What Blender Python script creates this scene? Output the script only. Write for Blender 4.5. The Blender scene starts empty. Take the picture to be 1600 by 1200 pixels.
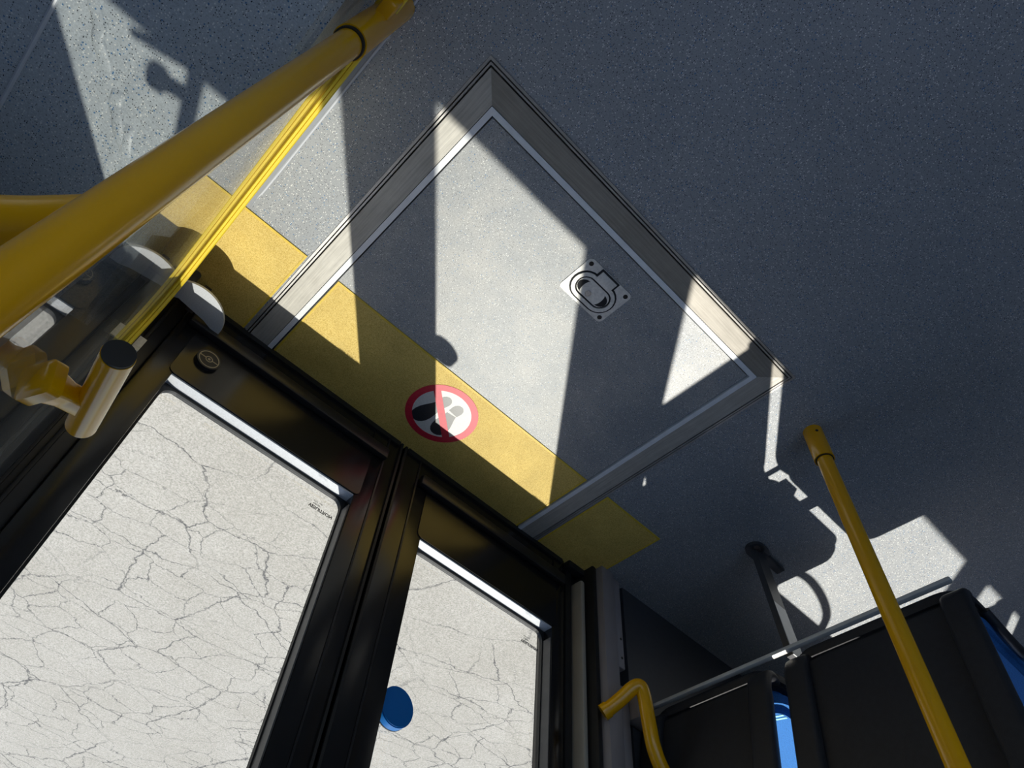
import bpy, bmesh, math, random
from mathutils import Vector, Matrix
random.seed(7)
scene = bpy.context.scene
col = scene.collection
PI = math.pi

# ------------------------------------------------------------------ camera
CAM = Vector((-0.5805, 1.125, 1.35))
cam_d = bpy.data.cameras.new('camera')
cam_d.sensor_width = 36.0
cam_d.sensor_fit = 'HORIZONTAL'
cam_d.lens = 1100.25 / 1600.0 * 36.0
cam_d.clip_start = 0.02
cam = bpy.data.objects.new('camera', cam_d)
col.objects.link(cam)
RR = Vector((0.71321251, 0.69803387, -0.06384858))
DD = Vector((0.59108395, -0.54996571, 0.59004871))
FF = Vector((0.37675945, -0.45856999, -0.80483904))
m = Matrix((RR, -DD, -FF)).transposed().to_4x4()
m.translation = CAM
cam.matrix_world = m
scene.camera = cam

# ------------------------------------------------------------------ world, sun, exposure
SUN = Vector((-0.855, 1.0, -2.0)).normalized()
world = bpy.data.worlds.new('world')
scene.world = world
world.use_nodes = True
wn = world.node_tree
wn.nodes.clear()
sky = wn.nodes.new('ShaderNodeTexSky')
sky.sky_type = 'NISHITA'
sky.sun_disc = False
sky.sun_elevation = math.asin(-SUN.z)
sky.sun_rotation = math.atan2(-SUN.x, -SUN.y)
bg = wn.nodes.new('ShaderNodeBackground')
bg.inputs['Strength'].default_value = 0.24
wo = wn.nodes.new('ShaderNodeOutputWorld')
wn.links.new(sky.outputs[0], bg.inputs[0])
wn.links.new(bg.outputs[0], wo.inputs[0])
sun_d = bpy.data.lights.new('sun', 'SUN')
sun_d.energy = 8.3
sun_d.angle = math.radians(0.55)
sun_d.color = (1.0, 0.955, 0.88)
sun = bpy.data.objects.new('sun', sun_d)
col.objects.link(sun)
sun.rotation_euler = (-SUN).to_track_quat('Z', 'Y').to_euler()
sun.location = (2, -3, 6)
vs = scene.view_settings
vs.view_transform = 'Standard'
vs.look = 'None'
vs.gamma = 1.0
vs.use_curve_mapping = False
vs.exposure = 0.0

# ------------------------------------------------------------------ materials
MATS = {}
def new_mat(name):
    mt = bpy.data.materials.new(name)
    mt.use_nodes = True
    nt = mt.node_tree
    return mt, nt, nt.nodes['Principled BSDF']
def node(nt, t, **kw):
    n = nt.nodes.new(t)
    for k, v in kw.items():
        setattr(n, k, v)
    return n
def coord(nt, scale=None):
    tc = node(nt, 'ShaderNodeTexCoord')
    geo = node(nt, 'ShaderNodeNewGeometry')
    if scale is None:
        return geo.outputs['Position']
    mp = node(nt, 'ShaderNodeMapping')
    mp.inputs['Scale'].default_value = scale
    nt.links.new(geo.outputs['Position'], mp.inputs['Vector'])
    return mp.outputs[0]
def ramp(nt, src, stops, interp='LINEAR'):
    r = node(nt, 'ShaderNodeValToRGB')
    r.color_ramp.interpolation = interp
    els = r.color_ramp.elements
    while len(els) < len(stops):
        els.new(0.5)
    for e, (p, c) in zip(els, stops):
        e.position = p
        e.color = c if len(c) == 4 else (*c, 1)
    nt.links.new(src, r.inputs[0])
    return r.outputs[0]
def mix(nt, fac, a, b, mode='MIX'):
    n = node(nt, 'ShaderNodeMix', data_type='RGBA', blend_type=mode)
    for sock, v in ((n.inputs[0], fac), (n.inputs[6], a), (n.inputs[7], b)):
        if isinstance(v, bpy.types.NodeSocket):
            nt.links.new(v, sock)
        elif isinstance(v, (int, float)):
            sock.default_value = v
        else:
            sock.default_value = (*v, 1) if len(v) == 3 else v
    return n.outputs[2]
def noise(nt, vec, scale, detail=3, rough=0.55):
    n = node(nt, 'ShaderNodeTexNoise')
    n.inputs['Scale'].default_value = scale
    n.inputs['Detail'].default_value = detail
    n.inputs['Roughness'].default_value = rough
    nt.links.new(vec, n.inputs['Vector'])
    return n
def bump(nt, bsdf, h, strength, dist=0.002):
    b = node(nt, 'ShaderNodeBump')
    b.inputs['Strength'].default_value = strength
    b.inputs['Distance'].default_value = dist
    nt.links.new(h, b.inputs['Height'])
    nt.links.new(b.outputs[0], bsdf.inputs['Normal'])
def simple(name, color, rough=0.5, metal=0.0, spec=0.5, var=0.0, vscale=40, bmp=0.0, bscale=300, coat=0.0):
    mt, nt, b = new_mat(name)
    b.inputs['Roughness'].default_value = rough
    b.inputs['Metallic'].default_value = metal
    b.inputs['Specular IOR Level'].default_value = spec
    b.inputs['Coat Weight'].default_value = coat
    b.inputs['Coat Roughness'].default_value = 0.08
    p = coord(nt)
    nz = noise(nt, p, vscale)
    lo = tuple(c * (1 - var) for c in color)
    hi = tuple(min(1, c * (1 + var)) for c in color)
    c = ramp(nt, nz.outputs[0], [(0.3, lo), (0.7, hi)])
    nt.links.new(c, b.inputs['Base Color'])
    if bmp:
        n2 = noise(nt, p, bscale, 2)
        bump(nt, b, n2.outputs[0], bmp)
    MATS[name] = mt
    return mt

def vinyl(name, base, wear, wrinkle=0.0, cell=290.0, speck=1.0):
    mt, nt, b = new_mat(name)
    p = coord(nt)
    big = noise(nt, p, 3.5, 4)
    c = mix(nt, 0.5, base, ramp(nt, big.outputs[0], [(0.3, tuple(x * 0.9 for x in base)), (0.7, tuple(x * 1.1 for x in base))]))
    if wear:
        wn_ = noise(nt, p, 7, 6, 0.7)
        f = ramp(nt, wn_.outputs[0], [(0.42, (0, 0, 0)), (0.72, (wear, wear, wear))])
        c = mix(nt, f, c, (0.52, 0.50, 0.46))
    fine = noise(nt, p, 420, 2)
    c = mix(nt, 0.9 if wear > 0.5 else 0.5, c, mix(nt, 1.0, c, ramp(nt, fine.outputs[0], [(0.3, (0.66, 0.66, 0.66)), (0.7, (1.3, 1.3, 1.3))]), 'MULTIPLY'))
    for sc, thr, colr, off in ((cell, 0.24, (0.78, 0.78, 0.74), 0.0), (cell * 1.25, 0.22, (0.02, 0.025, 0.035), 3.1), (cell * 0.8, 0.22, (0.09, 0.2, 0.36), 7.7)):
        mp = node(nt, 'ShaderNodeMapping')
        mp.inputs['Location'].default_value = (off, off * 0.7, 0)
        nt.links.new(p, mp.inputs['Vector'])
        v = node(nt, 'ShaderNodeTexVoronoi')
        v.inputs['Scale'].default_value = sc
        nt.links.new(mp.outputs[0], v.inputs['Vector'])
        sep = node(nt, 'ShaderNodeSeparateColor')
        nt.links.new(v.outputs['Color'], sep.inputs[0])
        a = node(nt, 'ShaderNodeMath', operation='LESS_THAN')
        nt.links.new(v.outputs['Distance'], a.inputs[0])
        a.inputs[1].default_value = thr * 1.35
        g = node(nt, 'ShaderNodeMath', operation='LESS_THAN')
        nt.links.new(sep.outputs[0], g.inputs[0])
        g.inputs[1].default_value = (0.16 if off > 5 else 0.30) * speck
        mm = node(nt, 'ShaderNodeMath', operation='MULTIPLY')
        nt.links.new(a.outputs[0], mm.inputs[0])
        nt.links.new(g.outputs[0], mm.inputs[1])
        c = mix(nt, mm.outputs[0], c, colr)
    nt.links.new(c, b.inputs['Base Color'])
    b.inputs['Roughness'].default_value = 0.42
    b.inputs['Specular IOR Level'].default_value = 0.45
    if wrinkle:
        mp = node(nt, 'ShaderNodeMapping')
        mp.inputs['Scale'].default_value = (7, 1.6, 2)
        mp.inputs['Rotation'].default_value = (0, 0, 0.5)
        nt.links.new(p, mp.inputs['Vector'])
        nz = noise(nt, mp.outputs[0], 1.6, 2)
        nz.inputs['Distortion'].default_value = 0.7
        bump(nt, b, nz.outputs[0], wrinkle, 0.03)
    else:
        bump(nt, b, fine.outputs[0], 0.25, 0.001)
    MATS[name] = mt
    return mt

vinyl('floor_vinyl', (0.345, 0.362, 0.378), 0.10)
vinyl('ramp_vinyl', (0.34, 0.355, 0.365), 0.75, cell=330, speck=0.6)
vinyl('podium_vinyl', (0.47, 0.51, 0.53), 0.1, wrinkle=0.32, cell=270)

def metal_brushed(name, base, rough, ang):
    mt, nt, b = new_mat(name)
    p = coord(nt, (260, 9, 9) if ang == 0 else (9, 260, 9))
    nz = noise(nt, p, 1.0, 4, 0.65)
    p2 = coord(nt)
    big = noise(nt, p2, 14, 5, 0.65)
    c = ramp(nt, nz.outputs[0], [(0.3, tuple(x * 0.78 for x in base)), (0.7, tuple(min(1, x * 1.15) for x in base))])
    c = mix(nt, 0.45, c, mix(nt, 1.0, c, ramp(nt, big.outputs[0], [(0.35, (0.75, 0.74, 0.72)), (0.65, (1.1, 1.1, 1.1))]), 'MULTIPLY'))
    nt.links.new(c, b.inputs['Base Color'])
    b.inputs['Metallic'].default_value = 0.15
    b.inputs['Roughness'].default_value = rough
    bump(nt, b, nz.outputs[0], 0.15, 0.0006)
    MATS[name] = mt
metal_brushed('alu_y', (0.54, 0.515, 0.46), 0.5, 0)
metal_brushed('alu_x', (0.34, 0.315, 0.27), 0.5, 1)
simple('alu_bright', (0.90, 0.92, 0.94), 0.3, 0.0, var=0.05)  # base whitened to stand in for the sky the strip reflects
simple('alu_lip', (0.55, 0.53, 0.50), 0.35, 0.5, var=0.1)
simple('dark_gap', (0.02, 0.02, 0.022), 0.8)
simple('zinc', (0.80, 0.78, 0.73), 0.42, 0.15, var=0.12, vscale=160, bmp=0.2, bscale=700)  # lightened base takes the place of sky reflected in the metal
simple('screw_dark', (0.03, 0.028, 0.025), 0.5, 0.4)
simple('screw_bright', (0.62, 0.64, 0.66), 0.25, 0.9)
simple('yellow_paint', (0.86, 0.415, 0.0), 0.24, coat=0.25, var=0.04, vscale=6)
simple('yellow_rubber', (0.90, 0.66, 0.03), 0.45, var=0.05, vscale=20)
simple('black_rubber', (0.012, 0.012, 0.013), 0.55, var=0.2)
simple('black_gloss', (0.011, 0.010, 0.010), 0.22, spec=0.45, var=0.15, vscale=15)
simple('black_satin', (0.014, 0.014, 0.016), 0.38, var=0.2)
simple('black_plastic', (0.026, 0.026, 0.030), 0.46, spec=0.4, var=0.12, vscale=90, bmp=0.25, bscale=500)
simple('ledge', (0.60, 0.62, 0.65), 0.4, 0.1, var=0.08, vscale=300)
simple('nosing', (0.13, 0.10, 0.09), 0.4, 0.3, var=0.3, vscale=30)
simple('emblem_line', (0.42, 0.36, 0.24), 0.5)
simple('button_blue', (0.0, 0.15, 0.50), 0.35)
simple('fabric_blue', (0.022, 0.15, 0.44), 0.9, var=0.28, vscale=420, bmp=0.4, bscale=700)
simple('logo_cyan', (0.35, 0.80, 0.85), 0.8)
simple('pillar_grey', (0.30, 0.27, 0.27), 0.5, var=0.06, vscale=12)
simple('beige_trim', (0.42, 0.38, 0.31), 0.5, var=0.08, vscale=12)
simple('wall_grey', (0.055, 0.056, 0.062), 0.5, var=0.08, vscale=60)
simple('rail_grey', (0.66, 0.64, 0.60), 0.45, 0.1, var=0.06)
simple('steel_dark', (0.09, 0.09, 0.095), 0.42, 0.4, var=0.1)
simple('steel_leg', (0.6, 0.61, 0.62), 0.45, 0.3, var=0.06)
simple('wall_white', (0.18, 0.18, 0.18), 0.5, var=0.03)
simple('ceiling_white', (0.22, 0.22, 0.21), 0.6, var=0.03)
simple('sticker_white', (0.80, 0.80, 0.76), 0.45, var=0.05, vscale=200)
simple('sticker_red', (0.72, 0.02, 0.055), 0.45, var=0.08, vscale=120)
simple('sticker_black', (0.030, 0.032, 0.04), 0.36, var=0.4, vscale=400)
simple('grey_skirt', (0.34, 0.36, 0.39), 0.4, var=0.06)
simple('sealant', (0.62, 0.64, 0.68), 0.35)
simple('stamp_black', (0.03, 0.03, 0.03), 0.6)
simple('bus_body', (0.5, 0.5, 0.5), 0.4)

def tape():
    mt, nt, b = new_mat('yellow_tape')
    p = coord(nt)
    f = noise(nt, p, 520, 2, 0.6)
    big = noise(nt, p, 9, 5, 0.6)
    c = ramp(nt, f.outputs[0], [(0.3, (0.56, 0.36, 0.06)), (0.5, (0.84, 0.60, 0.14)), (0.72, (0.95, 0.75, 0.27))])
    c = mix(nt, 1.0, c, ramp(nt, big.outputs[0], [(0.3, (0.84, 0.83, 0.8)), (0.7, (1.06, 1.06, 1.06))]), 'MULTIPLY')
    nt.links.new(c, b.inputs['Base Color'])
    b.inputs['Roughness'].default_value = 0.6
    bump(nt, b, f.outputs[0], 0.5, 0.001)
    MATS['yellow_tape'] = mt
tape()
simple('tape_edge', (0.80, 0.56, 0.05), 0.5, var=0.08, vscale=60)

def pavement():
    mt, nt, b = new_mat('pavement')
    p = coord(nt)
    # fine grain
    f = noise(nt, p, 170, 3, 0.75)
    mid = noise(nt, p, 2.3, 4, 0.6)
    c = ramp(nt, f.outputs[0], [(0.28, (0.27, 0.26, 0.235)), (0.5, (0.47, 0.45, 0.415)), (0.72, (0.66, 0.64, 0.60))])
    c = mix(nt, 1.0, c, ramp(nt, mid.outputs[0], [(0.3, (0.93, 0.92, 0.90)), (0.7, (1.05, 1.05, 1.05))]), 'MULTIPLY')
    # warped coordinates for the cracks
    w = noise(nt, p, 4.5, 6, 0.68)
    sub = node(nt, 'ShaderNodeVectorMath', operation='SUBTRACT')
    nt.links.new(w.outputs['Color'], sub.inputs[0])
    sub.inputs[1].default_value = (0.5, 0.5, 0.5)
    sc = node(nt, 'ShaderNodeVectorMath', operation='SCALE')
    nt.links.new(sub.outputs[0], sc.inputs[0])
    sc.inputs['Scale'].default_value = 0.15
    ad = node(nt, 'ShaderNodeVectorMath', operation='ADD')
    nt.links.new(p, ad.inputs[0])
    nt.links.new(sc.outputs[0], ad.inputs[1])
    sepp = node(nt, 'ShaderNodeSeparateXYZ')
    nt.links.new(p, sepp.inputs[0])
    gate = node(nt, 'ShaderNodeMapRange')
    gate.inputs['From Min'].default_value = -0.75
    gate.inputs['From Max'].default_value = -1.15
    nt.links.new(sepp.outputs[1], gate.inputs['Value'])
    for s, width, use_gate, seed in ((3.3, 0.013, False, 0.0), (7.0, 0.018, True, 4.0)):
        mp = node(nt, 'ShaderNodeMapping')
        mp.inputs['Scale'].default_value = (0.68 * s, 1.1 * s, s)
        mp.inputs['Rotation'].default_value = (0, 0, 0.12)
        mp.inputs['Location'].default_value = (seed, seed, 0)
        nt.links.new(ad.outputs[0], mp.inputs['Vector'])
        v = node(nt, 'ShaderNodeTexVoronoi', feature='DISTANCE_TO_EDGE', voronoi_dimensions='2D')
        v.inputs['Scale'].default_value = 1.0
        nt.links.new(mp.outputs[0], v.inputs['Vector'])
        lw = noise(nt, p, 14, 3)
        wv = node(nt, 'ShaderNodeMath', operation='MULTIPLY')
        nt.links.new(lw.outputs[0], wv.inputs[0])
        wv.inputs[1].default_value = width * 2.0
        lt = node(nt, 'ShaderNodeMapRange')
        lt.inputs['From Min'].default_value = 0.0
        nt.links.new(wv.outputs[0], lt.inputs['From Max'])
        lt.inputs['To Min'].default_value = 0.95
        lt.inputs['To Max'].default_value = 0.0
        nt.links.new(v.outputs['Distance'], lt.inputs['Value'])
        # some cracks fade out
        fade = noise(nt, p, 2.6, 2)
        fr = ramp(nt, fade.outputs[0], [(0.36, (0.3, 0.3, 0.3)), (0.5, (1, 1, 1))])
        m1 = node(nt, 'ShaderNodeMath', operation='MULTIPLY')
        nt.links.new(lt.outputs[0], m1.inputs[0])
        nt.links.new(fr, m1.inputs[1])
        out = m1.outputs[0]
        if use_gate:
            m2 = node(nt, 'ShaderNodeMath', operation='MULTIPLY')
            nt.links.new(out, m2.inputs[0])
            nt.links.new(gate.outputs[0], m2.inputs[1])
            out = m2.outputs[0]
        c = mix(nt, out, c, (0.06, 0.06, 0.07))
    nt.links.new(c, b.inputs['Base Color'])
    b.inputs['Roughness'].default_value = 0.9
    bump(nt, b, f.outputs[0], 0.5, 0.004)
    MATS['pavement'] = mt
pavement()

def glass(name, tint, dirt=0.0, ior=1.45):
    mt = bpy.data.materials.new(name)
    mt.use_nodes = True
    nt = mt.node_tree
    nt.nodes.clear()
    out = node(nt, 'ShaderNodeOutputMaterial')
    tr = node(nt, 'ShaderNodeBsdfTransparent')
    tr.inputs[0].default_value = (*tint, 1)
    gl = node(nt, 'ShaderNodeBsdfGlossy')
    gl.inputs['Roughness'].default_value = 0.0
    fr = node(nt, 'ShaderNodeFresnel')
    # the slab does not bend light, so both faces see the same outside index
    gm = node(nt, 'ShaderNodeNewGeometry')
    ir = node(nt, 'ShaderNodeMapRange')
    ir.inputs['To Min'].default_value = ior
    ir.inputs['To Max'].default_value = 1.0 / ior
    nt.links.new(gm.outputs['Backfacing'], ir.inputs['Value'])
    nt.links.new(ir.outputs[0], fr.inputs['IOR'])
    mx = node(nt, 'ShaderNodeMixShader')
    nt.links.new(fr.outputs[0], mx.inputs[0])
    nt.links.new(tr.outputs[0], mx.inputs[1])
    nt.links.new(gl.outputs[0], mx.inputs[2])
    last = mx.outputs[0]
    if dirt:
        df = node(nt, 'ShaderNodeBsdfDiffuse')
        df.inputs[0].default_value = (0.55, 0.58, 0.6, 1)
        m2 = node(nt, 'ShaderNodeMixShader')
        p = coord(nt)
        nz = noise(nt, p, 30, 6, 0.75)
        d = ramp(nt, nz.outputs[0], [(0.3, (dirt * 0.5,) * 3), (0.7, (dirt * 1.5,) * 3)])
        nt.links.new(d, m2.inputs[0])
        nt.links.new(last, m2.inputs[1])
        nt.links.new(df.outputs[0], m2.inputs[2])
        last = m2.outputs[0]
    nt.links.new(last, out.inputs[0])
    MATS[name] = mt
glass('door_glass', (0.735, 0.745, 0.735))
glass('window_glass', (0.975, 0.98, 0.975))
glass('panel_glass', (0.95, 0.96, 0.96), dirt=0.045)

# ------------------------------------------------------------------ mesh helpers
def add_box(bm, lo, hi, bev=0.0, seg=2):
    vs_ = [bm.verts.new((x, y, z)) for x in (lo[0], hi[0]) for y in (lo[1], hi[1]) for z in (lo[2], hi[2])]
    q = [(0, 1, 3, 2), (4, 6, 7, 5), (0, 4, 5, 1), (2, 3, 7, 6), (0, 2, 6, 4), (1, 5, 7, 3)]
    fs = [bm.faces.new([vs_[i] for i in f]) for f in q]
    if bev > 0:
        es = list({e for f in fs for e in f.edges})
        bmesh.ops.bevel(bm, geom=es, offset=bev, segments=seg, affect='EDGES', profile=0.5)
def add_prism(bm, pts, z0, z1, axis='z'):
    def P(a, b, h):
        return {'z': (a, b, h), 'y': (a, h, b), 'x': (h, a, b)}[axis]
    n = len(pts)
    A = [bm.verts.new(P(x, y, z0)) for x, y in pts]
    B = [bm.verts.new(P(x, y, z1)) for x, y in pts]
    f1 = bm.faces.new(A)
    f2 = bm.faces.new(B)
    for i in range(n):
        bm.faces.new((A[i], A[(i + 1) % n], B[(i + 1) % n], B[i]))
    bmesh.ops.recalc_face_normals(bm, faces=bm.faces[:])
def add_ring_prism(bm, outer, inner, z0, z1, axis='z'):
    def P(a, b, h):
        return {'z': (a, b, h), 'y': (a, h, b), 'x': (h, a, b)}[axis]
    n = len(outer)
    L = [[bm.verts.new(P(x, y, z)) for x, y in loop] for loop in (outer, inner) for z in (z0, z1)]
    o0, o1, i0, i1 = L
    for k in range(n):
        j = (k + 1) % n
        bm.faces.new((o0[k], o0[j], o1[j], o1[k]))
        bm.faces.new((i0[k], i1[k], i1[j], i0[j]))
        bm.faces.new((o1[k], o1[j], i1[j], i1[k]))
        bm.faces.new((o0[k], i0[k], i0[j], o0[j]))
    bmesh.ops.recalc_face_normals(bm, faces=bm.faces[:])
def rrect(x0, y0, x1, y1, r, n=6):
    out = []
    for cx, cy, a0 in ((x1 - r, y1 - r, 0), (x0 + r, y1 - r, PI / 2), (x0 + r, y0 + r, PI), (x1 - r, y0 + r, 1.5 * PI)):
        for i in range(n + 1):
            a = a0 + i / n * PI / 2
            out.append((cx + r * math.cos(a), cy + r * math.sin(a)))
    return out
def circ(cx, cy, r, n=40, ry=None):
    ry = ry or r
    return [(cx + r * math.cos(2 * PI * i / n), cy + ry * math.sin(2 * PI * i / n)) for i in range(n)]
def smooth_path(pts, n=8):
    P = [Vector(p) for p in pts]
    P = [P[0] * 2 - P[1]] + P + [P[-1] * 2 - P[-2]]
    out = []
    for i in range(1, len(P) - 2):
        for k in range(n):
            t = k / n
            a, b, c, d = P[i - 1], P[i], P[i + 1], P[i + 2]
            out.append(0.5 * ((2 * b) + (c - a) * t + (2 * a - 5 * b + 4 * c - d) * t * t + (3 * b - a - 3 * c + d) * t ** 3))
    out.append(P[-2])
    return out
def add_sweep(bm, path, prof, up=None, cap=True):
    """sweep closed profile [(u,v)] along path"""
    path = [Vector(p) for p in path]
    n = len(path)
    rings = []
    t0 = (path[1] - path[0]).normalized()
    ref = Vector(up) if up else (Vector((0, 0, 1)) if abs(t0.z) < 0.9 else Vector((1, 0, 0)))
    nrm = (ref - t0 * ref.dot(t0)).normalized()
    for i in range(n):
        t = (path[min(i + 1, n - 1)] - path[max(i - 1, 0)]).normalized()
        nrm = (nrm - t * nrm.dot(t)).normalized()
        bn = t.cross(nrm)
        pf = prof(i / (n - 1)) if callable(prof) else prof
        rings.append([bm.verts.new(path[i] + nrm * v + bn * u) for u, v in pf])
    k = len(rings[0])
    for a, b in zip(rings, rings[1:]):
        for j in range(k):
            bm.faces.new((a[j], a[(j + 1) % k], b[(j + 1) % k], b[j]))
    if cap:
        bm.faces.new(rings[0])
        bm.faces.new(rings[-1][::-1])
    bmesh.ops.recalc_face_normals(bm, faces=bm.faces[:])
def add_tube(bm, path, r, n=20, cap=True):
    prof = [(r * math.cos(2 * PI * i / n), r * math.sin(2 * PI * i / n)) for i in range(n)]
    add_sweep(bm, path, prof, cap=cap)
def obj(name, bm, mat, parent=None, smooth=False):
    me = bpy.data.meshes.new(name)
    bm.to_mesh(me)
    bm.free()
    me.materials.append(MATS[mat])
    if smooth:
        for p in me.polygons:
            p.use_smooth = True
        try:
            me.set_sharp_from_angle(angle=math.radians(38))
        except Exception:
            pass
    o = bpy.data.objects.new(name, me)
    col.objects.link(o)
    if parent:
        o.parent = parent
        o.matrix_parent_inverse = parent.matrix_world.inverted()
    return o
def box(name, lo, hi, mat, parent=None, bev=0.0):
    bm = bmesh.new()
    add_box(bm, lo, hi, bev)
    return obj(name, bm, mat, parent, smooth=bev > 0)
def prism(name, pts, z0, z1, mat, parent=None, axis='z'):
    bm = bmesh.new()
    add_prism(bm, pts, z0, z1, axis)
    return obj(name, bm, mat, parent)
def ringp(name, o_, i_, z0, z1, mat, parent=None, axis='z'):
    bm = bmesh.new()
    add_ring_prism(bm, o_, i_, z0, z1, axis)
    return obj(name, bm, mat, parent)
def tube(name, path, r, mat, parent=None, n=20):
    bm = bmesh.new()
    add_tube(bm, path, r, n)
    return obj(name, bm, mat, parent, smooth=True)
def boxes(name, lst, mat, parent=None):
    bm = bmesh.new()
    for lo, hi in lst:
        add_box(bm, lo, hi)
    return obj(name, bm, mat, parent)
def empty(name, loc):
    o = bpy.data.objects.new(name, None)
    o.empty_display_size = 0.05
    col.objects.link(o)
    o.location = loc
    o.matrix_world = Matrix.Translation(loc)
    return o
def tag(o, label, cat, group=None):
    o['label'] = label
    o['category'] = cat
    if group:
        o['group'] = group
    return o
def struct(o, label=None):
    o['kind'] = 'structure'
    if label:
        o['label'] = label
    return o

# ------------------------------------------------------------------ ground, floor, shell
struct(box('pavement', (-9, -12, -0.52), (9, 6, -0.32), 'pavement'), 'sunlit cracked pale pavement outside the bus doors')

X0, X1, Y1, ZC = -3.2, 4.2, 2.42, 2.25
FX = 0.482      # half width of the ramp frame
FY = 0.847      # far edge of the ramp frame
struct(boxes('floor', [((X0, 0.0, -0.10), (-FX, Y1, 0.0)), ((FX, 0.0, -0.10), (X1, Y1, 0.0)), ((-FX, FY, -0.10), (FX, Y1, 0.0)),
                       ((X0, -0.05, -0.10), (-0.75, 0.0, 0.0)), ((0.75, -0.05, -0.10), (X1, 0.0, 0.0)), ((-FX, 0.0, -0.10), (FX, FY, -0.03))], 'floor_vinyl'),
       'speckled blue grey vinyl bus floor')
HX0, HX1, HY0, HY1 = -0.55, 0.75, 1.42, 2.15      # unseen roof opening, added to bring sky light to the deeper floor
struct(boxes('ceiling', [((X0, -0.06, ZC), (HX0, Y1 + 0.1, ZC + 0.06)), ((HX1, -0.06, ZC), (X1, Y1 + 0.1, ZC + 0.06)),
                         ((HX0, -0.06, ZC), (HX1, HY0, ZC + 0.06)), ((HX0, HY1, ZC), (HX1, Y1 + 0.1, ZC + 0.06))], 'ceiling_white'))
struct(box('window_6', (HX0, HY0, ZC + 0.06), (HX1, HY1, ZC + 0.066), 'window_glass'))
# door side wall: below, above and between the windows
WY0, WY1 = 0.02, 0.06
wz0, wz1 = 0.66, 1.636
struct(boxes('wall_right', [((0.80, WY0, 0), (X1, WY1, wz0)), ((0.737, -0.01, 0), (0.80, 0.028, wz0)), ((0.717, WY0, wz1), (X1, WY1, ZC)), ((2.024, WY0, wz0), (2.128, WY1, wz1)),
                            ((3.6, WY0, wz0), (X1, WY1, wz1)),
                            ((X0, -0.03, 0), (-0.76, 0.015, 0.95)), ((X0, -0.03, 1.6), (-0.76, 0.015, ZC)), ((-1.15, -0.03, 0.95), (-0.76, 0.015, 1.6)),
                            ((X0, -0.03, 0.95), (-2.6, 0.015, 1.6))], 'wall_grey'), 'dark grey lower wall beside the doors')
struct(boxes('trim_1', [((-0.76, -0.045, 1.96), (0.80, 0.015, ZC))], 'black_satin'))
struct(boxes('wall_left', [((X0, Y1, 0), (X1, Y1 + 0.06, 0.8)), ((X0, Y1, 2.0), (X1, Y1 + 0.06, ZC)), ((X0, Y1, 0.8), (-2.9, Y1 + 0.06, 2.0)),
                           ((-1.25, Y1, 0.8), (-1.1, Y1 + 0.06, 2.0)), ((0.75, Y1, 0.8), (X1, Y1 + 0.06, 2.0))], 'wall_white'))
struct(box('wall_rear', (X0 - 0.06, -0.06, 0), (X0, Y1, ZC), 'wall_white'))
struct(box('wall_front', (X1, -0.06, 0), (X1 + 0.06, Y1, ZC), 'wall_white'))
for i, (a, b, z0, z1, y) in enumerate([(0.72, 2.024, wz0, wz1, 0.03), (2.128, 3.6, wz0, wz1, 0.03), (-2.6, -1.15, 0.95, 1.6, -0.02),
                                       (-2.9, -1.25, 0.8, 2.0, Y1 + 0.03), (-1.1, 0.75, 0.8, 2.0, Y1 + 0.03)]):
    struct(box('window_%d' % (i + 1), (a, y, z0), (b, y + 0.005, z1), 'window_glass'))

# threshold trim along the door edge
struct(box('trim_2', (-0.75, -0.012, -0.06), (0.75, 0.0, 0.002), 'nosing'), 'dark worn metal nosing along the door threshold')

# raised wheel arch podium left of the glass partition
bm = bmesh.new()
add_prism(bm, [(X0, 0.016), (-0.717, 0.016), (-0.717, 0.281), (-0.692, 0.300), (-0.692, 1.25), (X0, 1.25)], 0.0, 0.28)
bmesh.ops.bevel(bm, geom=[e for e in bm.edges if all(v.co.z > 0.27 for v in e.verts)], offset=0.014, segments=3, affect='EDGES')
pod = struct(obj('trim_3', bm, 'podium_vinyl', smooth=True), 'raised vinyl covered wheel arch behind the glass partition')
CREASES = [[(-0.95, 0.566), (-0.936, 0.552), (-0.921, 0.533), (-0.917, 0.518), (-0.903, 0.503), (-0.886, 0.479)], [(-0.868, 0.458), (-0.848, 0.436), (-0.835, 0.415), (-0.811, 0.39)], [(-0.826, 0.438), (-0.82, 0.416), (-0.81, 0.38)], [(-0.863, 0.474), (-0.857, 0.443)]]
wb = tube('weld_bead', [(-0.995, 0.05, 0.280), (-0.985, 0.35, 0.2805), (-0.972, 1.2, 0.280)], 0.0035, 'sealant', pod, 8)
for cr_ in CREASES:
    bm = bmesh.new()
    sp = smooth_path([(x, y, 0.2785) for x, y in cr_], 5)
    add_sweep(bm, sp, lambda t: [(0.011 * math.cos(2 * PI * i / 12), 0.0052 * math.sin(PI * min(1, max(0.02, t))) ** 0.5 * math.sin(2 * PI * i / 12)) for i in range(12)])
    obj('vinyl_crease', bm, 'podium_vinyl', pod, smooth=True)
wb['label'] = 'pale welded seam in the vinyl'

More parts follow.
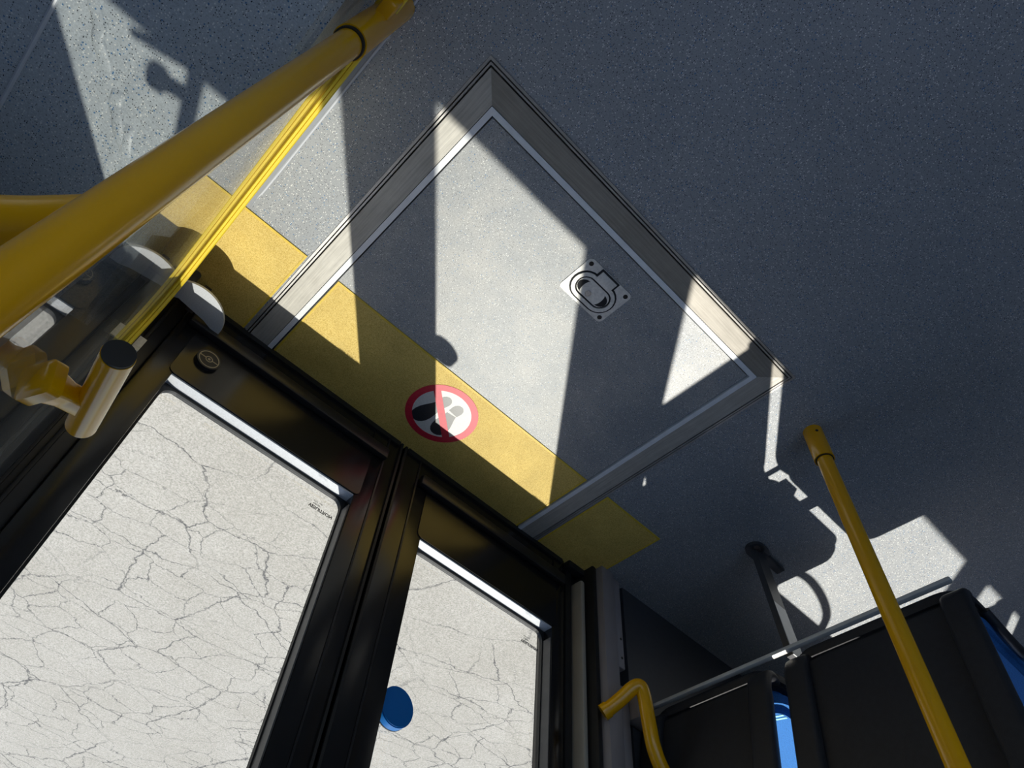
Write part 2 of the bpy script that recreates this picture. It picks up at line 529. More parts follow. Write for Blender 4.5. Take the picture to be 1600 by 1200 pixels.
# ------------------------------------------------------------------ wheelchair ramp
ramp_o = tag(empty('wheelchair_ramp', (0, 0.42, 0)), 'wheelchair ramp flap in the floor framed with brushed aluminium', 'ramp')
box('plate', (-0.4045, 0.0, -0.028), (0.4045, FY - 0.0775, 0.0), 'ramp_vinyl', ramp_o)
def u_quads(o0, o1):
    xl0, xl1, yf0, yf1 = -FX + o0, -FX + o1, FY - o0, FY - o1
    left = [(xl0, 0.0), (xl1, 0.0), (xl1, yf1), (xl0, yf0)]
    right = [(-x, y) for x, y in left][::-1]
    far = [(xl0, yf0), (xl1, yf1), (-xl1, yf1), (-xl0, yf0)]
    return left, right, far
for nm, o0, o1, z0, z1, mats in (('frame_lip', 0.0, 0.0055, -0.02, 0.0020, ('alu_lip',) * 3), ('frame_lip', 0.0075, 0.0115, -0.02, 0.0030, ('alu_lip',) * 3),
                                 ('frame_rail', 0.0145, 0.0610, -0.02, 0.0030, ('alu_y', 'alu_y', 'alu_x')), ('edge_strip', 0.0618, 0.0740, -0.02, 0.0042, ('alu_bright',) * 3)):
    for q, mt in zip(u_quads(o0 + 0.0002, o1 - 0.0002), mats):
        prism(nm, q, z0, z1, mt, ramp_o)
# recessed pull latch of the flap
lc = (0.0, 0.665)
LX, LY = lc
latch = ringp('latch_plate', rrect(LX - 0.0655, LY - 0.047, LX + 0.0655, LY + 0.049, 0.010, 5), rrect(LX - 0.0645, LY - 0.046, LX + 0.0645, LY + 0.048, 0.0095, 5), 0.0, 0.002, 'zinc', ramp_o)
latch['label'] = 'recessed metal pull latch'
def stadium(cx, cy, hx, r, n=12):
    out = []
    for i in range(n + 1):
        a = -PI / 2 + PI * i / n
        out.append((cx + hx + r * math.cos(a), cy + r * math.sin(a)))
    for i in range(n + 1):
        a = PI / 2 + PI * i / n
        out.append((cx - hx + r * math.cos(a), cy + r * math.sin(a)))
    return out
SX, SY = LX - 0.002, LY - 0.005
prism('latch_body', rrect(LX - 0.0645, LY - 0.046, LX + 0.0645, LY + 0.048, 0.0095, 5), 0.0, 0.0022, 'zinc', latch)
prism('ring_groove', stadium(SX, SY, 0.022, 0.0362), 0.0022, 0.0024, 'dark_gap', latch)
ringp('pull_ring', stadium(SX, SY, 0.022, 0.0322), stadium(SX, SY, 0.022, 0.0238), 0.0024, 0.0052, 'zinc', latch)
prism('latch_centre', stadium(SX, SY, 0.022, 0.0200), 0.0024, 0.0042, 'zinc', latch)
prism('hinge_gap', [(SX - 0.0262, SY + 0.027), (SX + 0.0262, SY + 0.027), (SX + 0.0262, SY + 0.0528), (SX - 0.0262, SY + 0.0528)], 0.0022, 0.0048, 'dark_gap', latch)
box('hinge_tab', (SX - 0.0222, SY + 0.024, 0.0022), (SX + 0.0222, SY + 0.0492, 0.0062), 'zinc', latch, 0.001)
for s in (-1, 1):
    pts = [(SX + s * (0.022 + 0.0195 * math.cos(a)), SY - 0.002 + 0.0155 * math.sin(a)) for a in [(-PI / 2 + PI * i / 10) for i in range(11)]]
    pts += [(SX + s * (0.022 + 0.006 * math.cos(a)), SY - 0.002 + 0.0155 * math.sin(a)) for a in [(PI / 2 - PI * i / 10) for i in range(1, 10)]]
    prism('finger_hole', pts if s > 0 else pts[::-1], 0.0042, 0.0046, 'dark_gap', latch)
for k, (sx, sy) in enumerate(((-1, 1), (1, 1), (1, -1), (-1, -1))):
    prism('screw', circ(LX + sx * 0.0545, LY + 0.001 + sy * 0.037, 0.0052, 14), 0.0022, 0.0030, 'screw_bright' if k == 3 else 'screw_dark', latch)
prism('screw', circ(SX - 0.006, SY - 0.009, 0.0072, 18), 0.0042, 0.0054, 'screw_bright', latch)

# ------------------------------------------------------------------ yellow grit tapes along the doorway
def tape_piece(x0, x1, label, z=0.0):
    t = tag(empty('floor_marking_tape', ((x0 + x1) / 2, 0.14, 0)), label, 'floor tape', 'yellow tapes along the doorway')
    y1 = 0.277
    b_ = 0.0052
    box('tape_sheet', (x0 + b_, 0.004, z + 0.0), (x1 - b_, y1 - b_, z + 0.0013), 'yellow_tape', t)
    # raised welt around it
    for q in ([(x0, 0.002), (x0 + b_, 0.002), (x0 + b_, y1 - b_), (x0, y1)], [(x1 - b_, 0.002), (x1, 0.002), (x1, y1), (x1 - b_, y1 - b_)],
              [(x0, y1), (x0 + b_, y1 - b_), (x1 - b_, y1 - b_), (x1, y1)]):
        prism('welt', q, z, z + 0.0022, 'tape_edge', t)
    return t
tape_piece(-0.714, -0.486, 'yellow grit tape between glass partition and ramp frame')
tape_piece(-0.4035, 0.4035, 'long yellow grit tape across the ramp flap')
tape_piece(0.486, 0.707, 'short yellow grit tape beside the wall pillar')

# no standing sticker
ST = tag(empty('warning_sticker', (-0.003, 0.162, 0)), 'round red no-standing floor sticker with two shoe prints', 'sticker')
cx, cy = -0.003, 0.162
zz = 0.0013
prism('sticker_disc', circ(cx, cy, 0.0905, 56), zz, zz + 0.0004, 'sticker_white', ST)
ringp('red_ring', circ(cx, cy, 0.0915, 56), circ(cx, cy, 0.0740, 56), zz, zz + 0.0008, 'sticker_red', ST)
def shoe(sole, heel):
    s = prism('shoe_print', sole, zz + 0.0004, zz + 0.0006, 'sticker_black', ST)
    prism('heel_print', heel, zz + 0.0004, zz + 0.0006, 'sticker_black', s)
def shoe_outline(tx, ty, hx, hy, wt, wh, arch):
    # tapered sole from toe (tx,ty) to instep (hx,hy)
    d = Vector((hx - tx, hy - ty)).normalized()
    nrm = Vector((-d.y, d.x))
    L_ = Vector((hx - tx, hy - ty)).length
    prof = [(0, 0.0), (0.02, 0.38), (0.08, 0.68), (0.18, 0.9), (0.32, 1.0), (0.5, 0.98), (0.7, 0.82), (0.86, 0.66), (1.0, 0.58)]
    a = [Vector((tx, ty)) + d * (t * L_) + nrm * (w * wt) for t, w in prof]
    b_ = [Vector((tx, ty)) + d * (t * L_) - nrm * (w * wt * (1 - arch * t)) for t, w in prof]
    return [tuple(p) for p in a + b_[:0:-1]]
def heel_outline(ax, ay, bx, by, w):
    d = Vector((bx - ax, by - ay)); L_ = d.length; d.normalize(); nrm = Vector((-d.y, d.x))
    c0 = Vector((ax, ay))
    pts = [c0 + nrm * (w * 0.92), c0 - nrm * (w * 0.92)]
    for i in range(9):
        a = -PI / 2 + PI * i / 8
        pts.append(c0 + d * (L_ * 0.45 + L_ * 0.55 * math.cos(a)) + nrm * (w * math.sin(a)))
    return [tuple(p) for p in pts]
shoe(shoe_outline(-0.046, 0.100, -0.026, 0.179, 0.0225, 0.016, 0.0), heel_outline(-0.0255, 0.184, -0.0195, 0.216, 0.0150))
shoe(shoe_outline(0.024, 0.100, 0.0145, 0.179, 0.0225, 0.016, 0.0), heel_outline(0.0145, 0.184, 0.0175, 0.216, 0.0150))
d = Vector((0.122, -0.106)).normalized(); nrm = Vector((-d.y, d.x)) * 0.0092
a_, b_ = Vector((cx, cy)) - d * 0.079, Vector((cx, cy)) + d * 0.079
prism('slash', [tuple(a_ + nrm), tuple(a_ - nrm), tuple(b_ - nrm), tuple(b_ + nrm)], zz + 0.0006, zz + 0.0009, 'sticker_red', ST)

# ------------------------------------------------------------------ folding door leaves
ZT, ZB, ZS = 1.95, -0.02, 0.245     # leaf top, leaf bottom, window ledge
ZG = 1.51                            # top of the leaf window, set where the sun patch should end
GY = -0.021                          # glass plane
FI = 0.012                           # inner face of the frame
def leaf(idx, xl, xr, gl, gr, label, emblem):
    D = struct(empty('door_%d' % idx, ((xl + xr) / 2, -0.02, ZB)), label)
    # stiles
    box('stile', (xl, -0.04, ZB), (gl, FI, ZT), 'black_gloss', D, 0.002)
    box('stile', (gr, -0.04, ZB), (xr, FI, ZT), 'black_gloss', D, 0.002)
    # centre bead on the stile towards the seam
    bx = gr + 0.045 if idx == 1 else gl - 0.048
    box('stile_rib', (bx - 0.002, FI, ZB + 0.02), (bx + 0.002, FI + 0.002, ZT - 0.02), 'black_satin', D)
    box('lower_panel', (gl, -0.04, ZB), (gr, FI - 0.003, ZS - 0.004), 'black_gloss', D)
    box('sun_blocker', (gl, -0.04, ZG), (gr, FI - 0.003, ZT), 'black_satin', D)  # unseen panel, added to cut off the sun patch on the floor
    # raised inset plate above the bumper bar
    prism('inset_plate', rrect(gl - 0.012, 0.085, gr + 0.012, ZS - 0.005, 0.014, 4), FI - 0.003, FI + 0.0015, 'black_gloss', D, 'y')
    box('bumper_bar', (xl + 0.012, FI, 0.066), (xr - 0.040 if idx == 1 else xr - 0.012, FI + 0.020, 0.100), 'black_satin', D, 0.006) if idx == 1 else \
        box('bumper_bar', (xl + 0.060, FI, 0.066), (xr - 0.012, FI + 0.020, 0.100), 'black_satin', D, 0.006)
    box('brush_strip', (xl + 0.01, FI - 0.012, ZB - 0.004), (xr - 0.01, FI + 0.004, 0.016), 'black_rubber', D)
    # ledge under the glass, gasket and pane
    box('window_ledge', (gl, GY + 0.004, ZS - 0.004), (gr, FI - 0.002, ZS), 'ledge', D)
    ringp('gasket', rrect(gl, ZS, gr, ZG, 0.004, 6), rrect(gl + 0.006, ZS + 0.007, gr - 0.006, ZG - 0.007, 0.026, 6), GY - 0.006, GY + 0.004, 'black_rubber', D, 'y')
    box('reveal_strip', (gr - 0.0035, GY + 0.005, ZS + 0.03), (gr - 0.0005, FI - 0.002, ZG - 0.03), 'steel_dark', D)
    pane = prism('pane', rrect(gl + 0.003, ZS + 0.002, gr - 0.003, ZG - 0.002, 0.02, 6), GY - 0.003, GY + 0.001, 'door_glass', D, 'y')
    # maker's stamp on the glass, read from outside
    sx = gr - 0.078
    for txt, size, zz_, xx in (('VESUITRON', 0.0092, 0.3035, sx - 0.0), ('43R-00', 0.0048, 0.2955, sx + 0.008), ('M331  AS2', 0.0040, 0.2890, sx + 0.008)):
        cu = bpy.data.curves.new('stamp', 'FONT')
        cu.body = txt
        cu.size = size * 1.25
        cu.extrude = 0.0001
        if size > 0.008:
            cu.offset = 0.00035
        tmp = bpy.data.objects.new('tmp', cu)
        col.objects.link(tmp)
        dg = bpy.context.evaluated_depsgraph_get()
        me = bpy.data.meshes.new_from_object(tmp.evaluated_get(dg))
        bpy.data.objects.remove(tmp)
        me.materials.clear()
        me.materials.append(MATS['stamp_black'])
        so = bpy.data.objects.new('glass_stamp', me)
        col.objects.link(so)
        so.parent = pane
        so.matrix_parent_inverse = Matrix()
        so.matrix_world = Matrix.Translation((xx, GY + 0.0013, zz_)) @ Matrix.Rotation(PI / 2, 4, 'X')
    # rubber lip at the seam
    e = xr if idx == 1 else xl
    box('seam_seal', (e - (0.006 if idx == 1 else 0.0), -0.03, ZB), (e + (0.0 if idx == 1 else 0.006), FI + 0.003, ZT), 'black_rubber', D)
    if emblem:
        box('seam_cover', (-0.014, -0.056, ZB), (0.014, -0.0405, ZT), 'black_rubber', D)
        hd = tube('shadow_handle', smooth_path([(-0.425, FI + 0.004, 1.03), (-0.409, FI + 0.034, 1.075), (-0.368, FI + 0.036, 1.225), (-0.328, FI + 0.034, 1.375), (-0.318, FI + 0.004, 1.42)], 6), 0.0135, 'yellow_paint', D, 16)  # unseen handle parts, added for the shadow they cast on the wheel arch
        tube('shadow_lever', [(-0.362, FI + 0.036, 1.265), (-0.412, FI + 0.036, 1.250)], 0.0115, 'yellow_paint', hd, 14)
        tube('shadow_knob', [(-0.408, FI + 0.036, 1.251), (-0.424, FI + 0.036, 1.246)], 0.0190, 'black_rubber', hd, 14)
        tube('shadow_bar', [(-0.355, FI + 0.030, 1.352), (-0.440, FI + 0.030, 1.322)], 0.0065, 'steel_dark', hd, 10)
        bx_, bz = -0.507, 0.160
        bt = prism('release_knob', circ(bx_, bz, 0.0260, 40), FI + 0.0015, FI + 0.0105, 'black_plastic', D, 'y')
        yk0, yk1 = FI + 0.0105, FI + 0.0110
        ringp('knob_line', circ(bx_, bz, 0.0225, 40), circ(bx_, bz, 0.0205, 40), yk0, yk1, 'emblem_line', bt, 'y')
        ringp('knob_line', circ(bx_, bz, 0.0082, 30), circ(bx_, bz, 0.0062, 30), yk0, yk1, 'emblem_line', bt, 'y')
        prism('knob_line', circ(bx_, bz, 0.0030, 16), yk0, yk1, 'emblem_line', bt, 'y')
        for s in (-1, 1):
            dx, dz = 0.94 * s, 0.34 * s * 0.0
            prism('knob_line', [(bx_ + s * 0.0080, bz - 0.0011), (bx_ + s * 0.0215, bz - 0.0011), (bx_ + s * 0.0215, bz + 0.0011), (bx_ + s * 0.0080, bz + 0.0011)], yk0, yk1, 'emblem_line', bt, 'y')
    return D
leaf(1, -0.598, -0.004, -0.547, -0.090, 'black framed glass door leaf beside the yellow handrail bracket', True)
leaf(2, 0.004, 0.600, 0.107, 0.556, 'black framed glass door leaf carrying the blue button', False)

# blue push button on the right pane
bb = tag(empty('push_button', (0.146, -0.018, 0.632)), 'round blue button on the glass of the right door leaf', 'button')
bm = bmesh.new()
add_prism(bm, circ(0.146, 0.634, 0.0395, 48), GY + 0.001, GY + 0.021, 'y')
bmesh.ops.bevel(bm, geom=[e for e in bm.edges if e.calc_face_angle(0) > 1.2], offset=0.002, segments=2, affect='EDGES')
obj('button_body', bm, 'button_blue', bb, smooth=True)
ringp('button_rim', circ(0.146, 0.634, 0.0400, 48), circ(0.146, 0.634, 0.0385, 48), GY + 0.001, GY + 0.004, 'black_rubber', bb, 'y')

# door pillars
pl = tag(empty('door_pillar', (-0.68, -0.02, 0)), 'black door pillar between left leaf and glass partition', 'pillar')
box('pillar_body', (-0.762, -0.045, -0.02), (-0.5995, -0.004, 1.95), 'black_satin', pl, 0.004)
for x in (-0.628, -0.646, -0.668):
    box('rubber_rib', (x - 0.004, -0.004, 0.0), (x + 0.004, 0.008, 1.95), 'black_rubber', pl, 0.002)
box('back_strip', (-0.63, -0.062, -0.02), (-0.575, -0.0455, 1.95), 'black_rubber', pl)
box('hinge_plate', (-0.637, 0.008, 0.205), (-0.622, 0.012, 0.245), 'zinc', pl)
box('silver_bead', (-0.6585, -0.003, 0.12), (-0.6565, 0.004, 0.30), 'rail_grey', pl)

pr = tag(empty('door_pillar', (0.70, 0.03, 0)), 'pale mauve wall pillar right of the doors with black edge trim', 'pillar')
box('pillar_face', (0.684, 0.0, 0.0), (0.736, 0.083, 1.95), 'pillar_grey', pr, 0.004)
box('cover_strip', (0.737, 0.03, 0.008), (0.768, 0.077, 0.292), 'pillar_grey', pr, 0.005)
for z in (0.205, 0.262):
    prism('screw', circ(0.755, z, 0.0035, 12), 0.077, 0.0785, 'screw_dark', pr, 'y')
box('black_edge', (0.6015, -0.045, -0.02), (0.800, -0.012, 1.95), 'black_satin', pr)
box('back_strip', (0.575, -0.062, -0.02), (0.64, -0.0455, 1.95), 'black_rubber', pr)
box('edge_seal', (0.6665, -0.012, 0.0), (0.683, 0.062, 1.95), 'black_rubber', pr, 0.004)
box('pale_strip', (0.645, -0.012, 0.05), (0.662, 0.036, 1.9), 'beige_trim', pr, 0.006)
box('seal_rib', (0.614, -0.012, 0.0), (0.638, 0.006, 1.9), 'black_rubber', pr, 0.003)
box('hinge_block', (0.604, 0.003, 0.0), (0.680, 0.030, 0.022), 'black_rubber', pr, 0.004)
box('wall_bracket', (0.770, 0.061, 0.335), (0.835, 0.105, 0.425), 'pillar_grey', pr, 0.006)
box('upper_cover', (0.737, 0.03, 0.345), (0.769, 0.080, 1.9), 'pillar_grey', pr, 0.005)

# door pivot cover at the left corner
pv = tag(empty('pivot_cover', (-0.605, 0.0, 0)), 'half round metal pivot cover at the left door corner', 'hinge cover')
pts = [(-0.598 + 0.075 * math.cos(a), 0.036 + 0.075 * math.sin(a)) for a in [i * PI / 24 - 0.15 for i in range(27)]]
prism('cover_disc', pts + [(-0.630, 0.050), (-0.565, 0.040)], 0.084, 0.090, 'ledge', pv)
box('pivot_arm', (-0.607, 0.030, 0.0), (-0.590, 0.052, 0.084), 'nosing', pv, 0.002)
tube('pivot_pin', [(-0.634, 0.06, 0.0), (-0.634, 0.06, 0.084)], 0.010, 'steel_dark', pv, 14)

# ------------------------------------------------------------------ glass partition with yellow edge profile
PX = -0.654
pa = tag(empty('glass_partition', (PX, 0.4, 0.13)), 'clear partition panel with ribbed yellow edge next to the doors', 'partition')
def rounded_panel(y0, z0, y1, z1, rs):
    (r00, r10, r11, r01) = rs
    out = []
    for cx_, cz_, r, a0 in ((y1 - r11, z1 - r11, r11, 0), (y0 + r01, z1 - r01, r01, PI / 2), (y0 + r00, z0 + r00, r00, PI), (y1 - r10, z0 + r10, r10, 1.5 * PI)):
        for i in range(11):
            a = a0 + i / 10 * PI / 2
            out.append((cx_ + r * math.cos(a), cz_ + r * math.sin(a)))
    return out
def rib_profile(w=0.0175, n=4, d=0.0022):
    # across u = width (x), v = outwards
    top = []
    for i in range(n):
        u0 = -w + 2 * w * i / n
        u1 = -w + 2 * w * (i + 1) / n
        e = (u1 - u0) * 0.18
        top += [(u0, 0.006 - d), (u0 + e, 0.006), (u1 - e, 0.006), (u1, 0.006 - d)]
    fl = [(w, -0.008), (w - 0.0015, -0.0105), (w * 0.66, -0.0105), (w * 0.62, -0.0075), (w * 0.56, -0.0105), (0.0062, -0.0105), (0.0045, -0.008)]
    return top + fl + [(0.0045, -0.001), (-0.0045, -0.001)] + [(-u, v) for u, v in fl[::-1]]
def partition(parent, y0, y1, rs, z0=0.115, z1=1.30):
    pts = rounded_panel(y0, z0, y1, z1, rs)
    # the profile runs down the door edge, along the bottom and out past the pole; the pole edge is bare
    prism('panel', pts, PX - 0.003, PX + 0.003, 'panel_glass', parent, 'x')
    bm = bmesh.new()
    prof = rib_profile()
    c0 = [(y1 - 0.02, z1)] + pts[11:33] + [(y0 + 0.45, z0)]
    c0 = [(y0, 0.30)] + [q for q in c0 if q[1] < 0.29]
    box('shaded_edge', (PX - 0.009, y0 - 0.006, 0.302), (PX + 0.009, y0 + 0.010, z1), 'black_rubber', parent)  # black strip stands in for the yellow edge where it lies in shade
    c0 += [(y1 - 0.02, z0), (y1 + 0.05, z0), (y1 + 0.10, z0 + 0.006), (y1 + 0.125, z0 + 0.022), (y1 + 0.14, z0 + 0.05)]
    n = len(c0)
    rings = []
    for i in range(n):
        p, q, r = Vector(c0[max(i - 1, 0)]), Vector(c0[i]), Vector(c0[min(i + 1, n - 1)])
        t = (r - p).normalized()
        nr = Vector((t.y, -t.x))
        rings.append([bm.verts.new((PX + u, q.x + nr.x * v, q.y + nr.y * v)) for u, v in prof])
    k = len(prof)
    for i in range(n - 1):
        a, b = rings[i], rings[i + 1]
        for j in range(k):
            bm.faces.new((a[j], a[(j + 1) % k], b[(j + 1) % k], b[j]))
    bm.faces.new(rings[0])
    bm.faces.new(rings[-1][::-1])
    bmesh.ops.recalc_face_normals(bm, faces=bm.faces[:])
    obj('edge_profile', bm, 'yellow_rubber', parent)
partition(pa, 0.055, 0.742, (0.10, 0.004, 0.004, 0.05))
# grey kick strip with sealant bead below the partition
sk = struct(box('trim_4', (-0.668, 0.285, 0.0), (-0.634, 1.25, 0.006), 'grey_skirt'), 'grey floor strip below the glass partition')
tube('sealant_bead', [(-0.640, 0.29, 0.003), (-0.633, 0.33, 0.003), (-0.632, 0.40, 0.003), (-0.630, 1.25, 0.003)], 0.0028, 'sealant', sk, 8)

# ------------------------------------------------------------------ yellow poles and rails
def pole_pt(z):
    return Vector((-0.664 - 0.0275 * (z - 0.70), 0.764 - 0.041 * (z - 0.70), z))
po = tag(empty('grab_pole', tuple(pole_pt(0.0))), 'thick yellow pole at the glass partition nearest the camera', 'pole')
tube('pole_tube', [pole_pt(0.02), pole_pt(0.7), pole_pt(ZC)], 0.0198, 'yellow_paint', po, 32)
bm = bmesh.new()
add_tube(bm, [pole_pt(0.0), pole_pt(0.30)], 0.0245, 32)
obj('base_sleeve', bm, 'yellow_paint', po, smooth=True)
tube('sleeve_gasket', [pole_pt(0.300), pole_pt(0.308)], 0.0225, 'black_rubber', po, 32)
box('clamp_tab', (-0.662, 0.735, 0.115), (-0.638, 0.835, 0.185), 'yellow_paint', po, 0.006)
tube('side_rail', smooth_path([pole_pt(0.90) + Vector((0.0, 0, 0)), (-0.72, 0.70, 0.895), (-0.80, 0.625, 0.885), (-1.0, 0.45, 0.87)], 6), 0.0190, 'yellow_paint', po, 28)

br = tag(empty('handrail_bracket', (-0.65, 0.566, 0.89)), 'yellow handrail stub with black end cap clamped to the partition', 'bracket')
e0, e1 = Vector((-0.598, 0.4925, 0.844)), Vector((-0.608, 0.629, 0.874))
dv = (e1 - e0).normalized()
tube('stub_tube', [e0 - dv * 0.003, e0 + dv * 0.03, e1], 0.0142, 'yellow_paint', br, 32)
tube('end_cap', [e1 - dv * 0.001, e1 + dv * 0.0035], 0.0136, 'black_rubber', br, 28)
bm = bmesh.new()
pth = [Vector((-0.602, 0.528, 0.852)) + (Vector((-0.6505, 0.553, 0.878)) - Vector((-0.602, 0.528, 0.852))) * (i / 20) for i in range(21)]
def bprof(t):
    s_ = 0.0105 + 0.0035 * max(0.0, (t - 0.45) / 0.3) * (t < 0.75) + (0.0075 if t >= 0.75 else 0.0) - (0.004 if t > 0.97 else 0)
    return [(x, y) for x, y in rrect(-s_ * 1.15, -s_ * 0.95, s_ * 1.15, s_ * 0.95, s_ * 0.35, 3)]
add_sweep(bm, pth, bprof)
obj('clamp_arm', bm, 'yellow_paint', br, smooth=True)
rp = tag(empty('grab_pole', (0.649, 0.7875, 0)), 'slim yellow pole standing on the open floor right of the ramp', 'pole')
tube('pole_tube', [(0.649, 0.7875, 0.02), (0.649, 0.7875, 1.0), (0.649, 0.7875, ZC)], 0.0178, 'yellow_paint', rp, 28)
bm = bmesh.new()
add_tube(bm, [(0.649, 0.7875, 0.0), (0.649, 0.7875, 0.098), (0.649, 0.7875, 0.1)], 0.0228, 28)
obj('base_sleeve', bm, 'yellow_paint', rp, smooth=True)
tube('sleeve_joint', [(0.649, 0.7875, 0.100), (0.649, 0.7875, 0.1025)], 0.0205, 'screw_dark', rp, 28)
sc_d = Vector((-0.75, 0.66, 0)).normalized() * 0.0225
tube('sleeve_screw', [Vector((0.649, 0.7875, 0.022)) + sc_d, Vector((0.649, 0.7875, 0.022)) + sc_d * 1.06], 0.0035, 'screw_dark', rp, 12)

wh = tag(empty('wall_handle', (0.70, 0.085, 0.44)), 'bent yellow grab handle on the wall pillar beside the seats', 'handle')
tube('handle_tube', smooth_path([(0.668, 0.086, 0.448), (0.684, 0.115, 0.425), (0.702, 0.146, 0.396), (0.714, 0.158, 0.392), (0.724, 0.160, 0.412), (0.740, 0.156, 0.480), (0.756, 0.152, 0.525), (0.79, 0.150, 0.570), (0.90, 0.150, 0.68)], 8), 0.0172, 'yellow_paint', wh, 24)
tube('wall_flange', [(0.664, 0.080, 0.452), (0.6705, 0.0915, 0.4435)], 0.0195, 'yellow_paint', wh, 24)

wl = tag(tube('window_handle', smooth_path([(1.345, 0.085, 0.60), (1.35, 0.085, 0.68), (1.385, 0.085, 0.765), (1.46, 0.085, 0.80), (1.54, 0.085, 0.77), (1.595, 0.085, 0.70), (1.605, 0.085, 0.60)], 8), 0.0125, 'black_plastic', None, 16),
         'black hoop handle at the window sill', 'handle')

# ------------------------------------------------------------------ seats
def make_seat(y0, y1, label, ox=0.0, group='black shell passenger seats'):
    S = tag(empty('passenger_seat', (0.95 + ox, (y0 + y1) / 2, 0.37)), label, 'seat', group)
    yc = (y0 + y1) / 2
    hw = (y1 - y0) / 2
    zb, zt = 0.385, 0.92
    def bx_(z):
        return 0.842 + ox - 0.235 * (z - 0.40)
    # back shell: rounded sheet following the lean
    bm = bmesh.new()
    outline = rrect(y0 + 0.008, zb + 0.018, y1 - 0.008, zt, 0.05, 6)
    A = [bm.verts.new((bx_(z) + 0.010, y, z)) for y, z in outline]
    B = [bm.verts.new((bx_(z) + 0.028, y, z)) for y, z in outline]
    n = len(A)
    bm.faces.new(A)
    bm.faces.new(B[::-1])
    for i in range(n):
        bm.faces.new((A[i], B[i], B[(i + 1) % n], A[(i + 1) % n]))
    bmesh.ops.recalc_face_normals(bm, faces=bm.faces[:])
    bmesh.ops.bevel(bm, geom=[e for e in bm.edges if e.calc_face_angle(0) > 1.2], offset=0.006, segments=2, affect='EDGES')
    obj('back_shell', bm, 'black_plastic', S, smooth=True)
    # side bolsters
    for s in (-1, 1):
        yb = yc + s * (hw - 0.030)
        bm = bmesh.new()
        path = smooth_path([(bx_(0.36) + 0.070, yb, 0.386), (bx_(0.40) + 0.010, yb, 0.402), (bx_(0.5) + 0.004, yb, 0.5), (bx_(0.7) + 0.004, yb, 0.7), (bx_(zt) + 0.004, yb, zt - 0.02)], 6)
        w_, t_ = 0.0295, 0.0125
        def prof(t):
            k_ = min(1.0, 0.35 + 0.65 * math.sqrt(min(1.0, t / 0.16)))
            return [(x * k_, y * k_) for x, y in rrect(-w_, -t_, w_, t_, 0.012, 5)]
        add_sweep(bm, path, prof, up=(1, 0, 0))
        obj('side_bolster', bm, 'black_plastic', S, smooth=True)
    # front upholstery
    bm = bmesh.new()
    outl = rrect(y0 + 0.045, 0.47, y1 - 0.045, zt - 0.03, 0.05, 5)
    A = [bm.verts.new((bx_(z) + 0.029, y, z)) for y, z in outl]
    B = [bm.verts.new((bx_(z) + 0.060, y, z)) for y, z in outl]
    n = len(A)
    bm.faces.new(A)
    bm.faces.new(B[::-1])
    for i in range(n):
        bm.faces.new((A[i], B[i], B[(i + 1) % n], A[(i + 1) % n]))
    bmesh.ops.recalc_face_normals(bm, faces=bm.faces[:])
    bmesh.ops.bevel(bm, geom=[e for e in bm.edges if e.calc_face_angle(0) > 1.2], offset=0.012, segments=3, affect='EDGES')
    obj('back_cushion', bm, 'fabric_blue', S, smooth=True)
    # pan and cushion
    bm = bmesh.new()
    pts = rrect(0.86 + ox, y0 + 0.006, 1.245 + ox, y1 - 0.006, 0.06, 6)
    add_prism(bm, pts, 0.365, 0.40)
    bmesh.ops.bevel(bm, geom=[e for e in bm.edges if e.calc_face_angle(0) > 1.2], offset=0.008, segments=2, affect='EDGES')
    obj('seat_pan', bm, 'black_plastic', S, smooth=True)
    bm = bmesh.new()
    add_prism(bm, rrect(0.885 + ox, y0 + 0.012, 1.235 + ox, y1 - 0.012, 0.05, 6), 0.40, 0.455)
    bmesh.ops.bevel(bm, geom=[e for e in bm.edges if e.calc_face_angle(0) > 1.2], offset=0.016, segments=3, affect='EDGES')
    cu = obj('seat_cushion', bm, 'fabric_blue', S, smooth=True)
    return S, cu
sA, cA = make_seat(0.064, 0.430, 'black backed seat with blue cushion next to the wall')
sB, cB = make_seat(0.468, 0.888, 'black backed seat with blue cushion on the aisle side')
make_seat(0.064, 0.430, 'unseen wall seat of a forward row added for its shadow', 1.216)  # unseen row, added for the shadow edge it throws on the floor
make_seat(0.468, 0.888, 'unseen aisle seat of a forward row added for its shadow', 1.216)
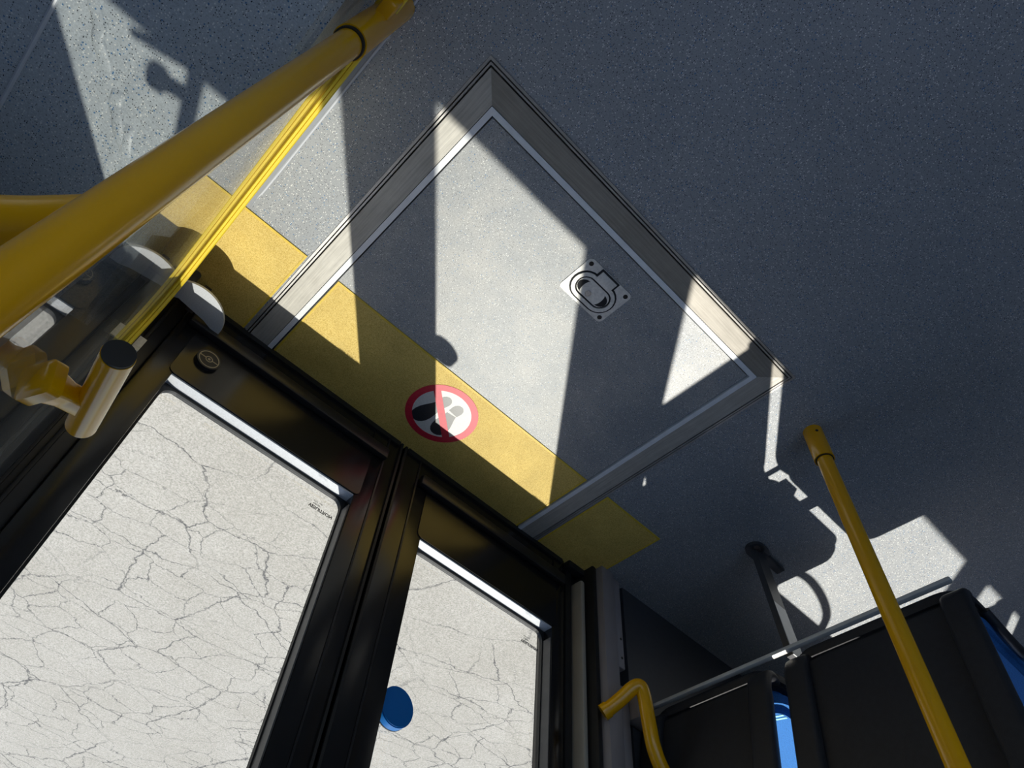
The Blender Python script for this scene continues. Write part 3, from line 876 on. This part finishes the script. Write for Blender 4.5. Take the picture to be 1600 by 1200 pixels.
# belt loop on the aisle side of seat B and woven marks on the fabric
tube('belt_strap', smooth_path([(0.93, 0.884, 0.40), (0.985, 0.889, 0.435), (1.05, 0.889, 0.44), (1.12, 0.886, 0.405)], 6), 0.009, 'black_plastic', sB, 10)
bm = bmesh.new()
for dx in (0.0, 0.014):
    add_prism(bm, [(0.915 + dx, 0.375), (0.921 + dx, 0.375), (0.929 + dx, 0.399), (0.923 + dx, 0.399)], 0.4545, 0.4562)
obj('woven_mark', bm, 'logo_cyan', cA)

fr_ = tag(empty('seat_frame', (0.92, 0.45, 0)), 'grey seat frame rail and leg under the nearest seat row', 'seat frame')
box('cross_rail', (0.842, 0.062, 0.356), (0.858, 0.87, 0.366), 'rail_grey', fr_, 0.003)
box('rear_rail', (0.985, 0.062, 0.330), (1.02, 0.86, 0.364), 'steel_dark', fr_, 0.004)
bm = bmesh.new()
lp = [Vector((0.918, 0.448, 0.015)), Vector((0.914, 0.470, 0.352))]
add_sweep(bm, lp, [(-0.008, -0.026), (0.008, -0.026), (0.008, 0.026), (-0.008, 0.026)], up=(1, 0, 0))
obj('leg', bm, 'steel_dark', fr_)  # dark colour stands for the shaded side of the leg
bm = bmesh.new()
add_sweep(bm, [p + Vector((0.0, 0.0095, 0.07 if p.z < 0.1 else 0.0)) for p in lp], [(-0.0012, -0.026), (0.0012, -0.026), (0.0012, 0.026), (-0.0012, 0.026)], up=(1, 0, 0))
obj('lit_face', bm, 'steel_leg', fr_)  # lighter sheet paints the lit side of the leg
prism('leg_foot', stadium(0.918, 0.448, 0.012, 0.026), 0.0, 0.010, 'steel_dark', fr_)
prism('foot_bolt', circ(0.900, 0.455, 0.011, 6), 0.010, 0.020, 'nosing', fr_)
box('foot_brace', (0.925, 0.436, 0.0), (1.03, 0.462, 0.012), 'steel_dark', fr_, 0.002)
fr2 = tag(empty('seat_frame', (2.13, 0.45, 0)), 'grey seat frame rail and leg under the added forward row', 'seat frame')
box('cross_rail', (2.054, 0.062, 0.352), (2.082, 0.87, 0.366), 'rail_grey', fr2, 0.003)
bm = bmesh.new()
add_sweep(bm, [p + Vector((1.216, 0, 0)) for p in lp], [(-0.017, -0.017), (0.017, -0.017), (0.017, 0.017), (-0.017, 0.017)], up=(1, 0, 0))
obj('leg', bm, 'steel_leg', fr2)
prism('leg_foot', stadium(2.134, 0.448, 0.012, 0.026), 0.0, 0.010, 'steel_dark', fr2)
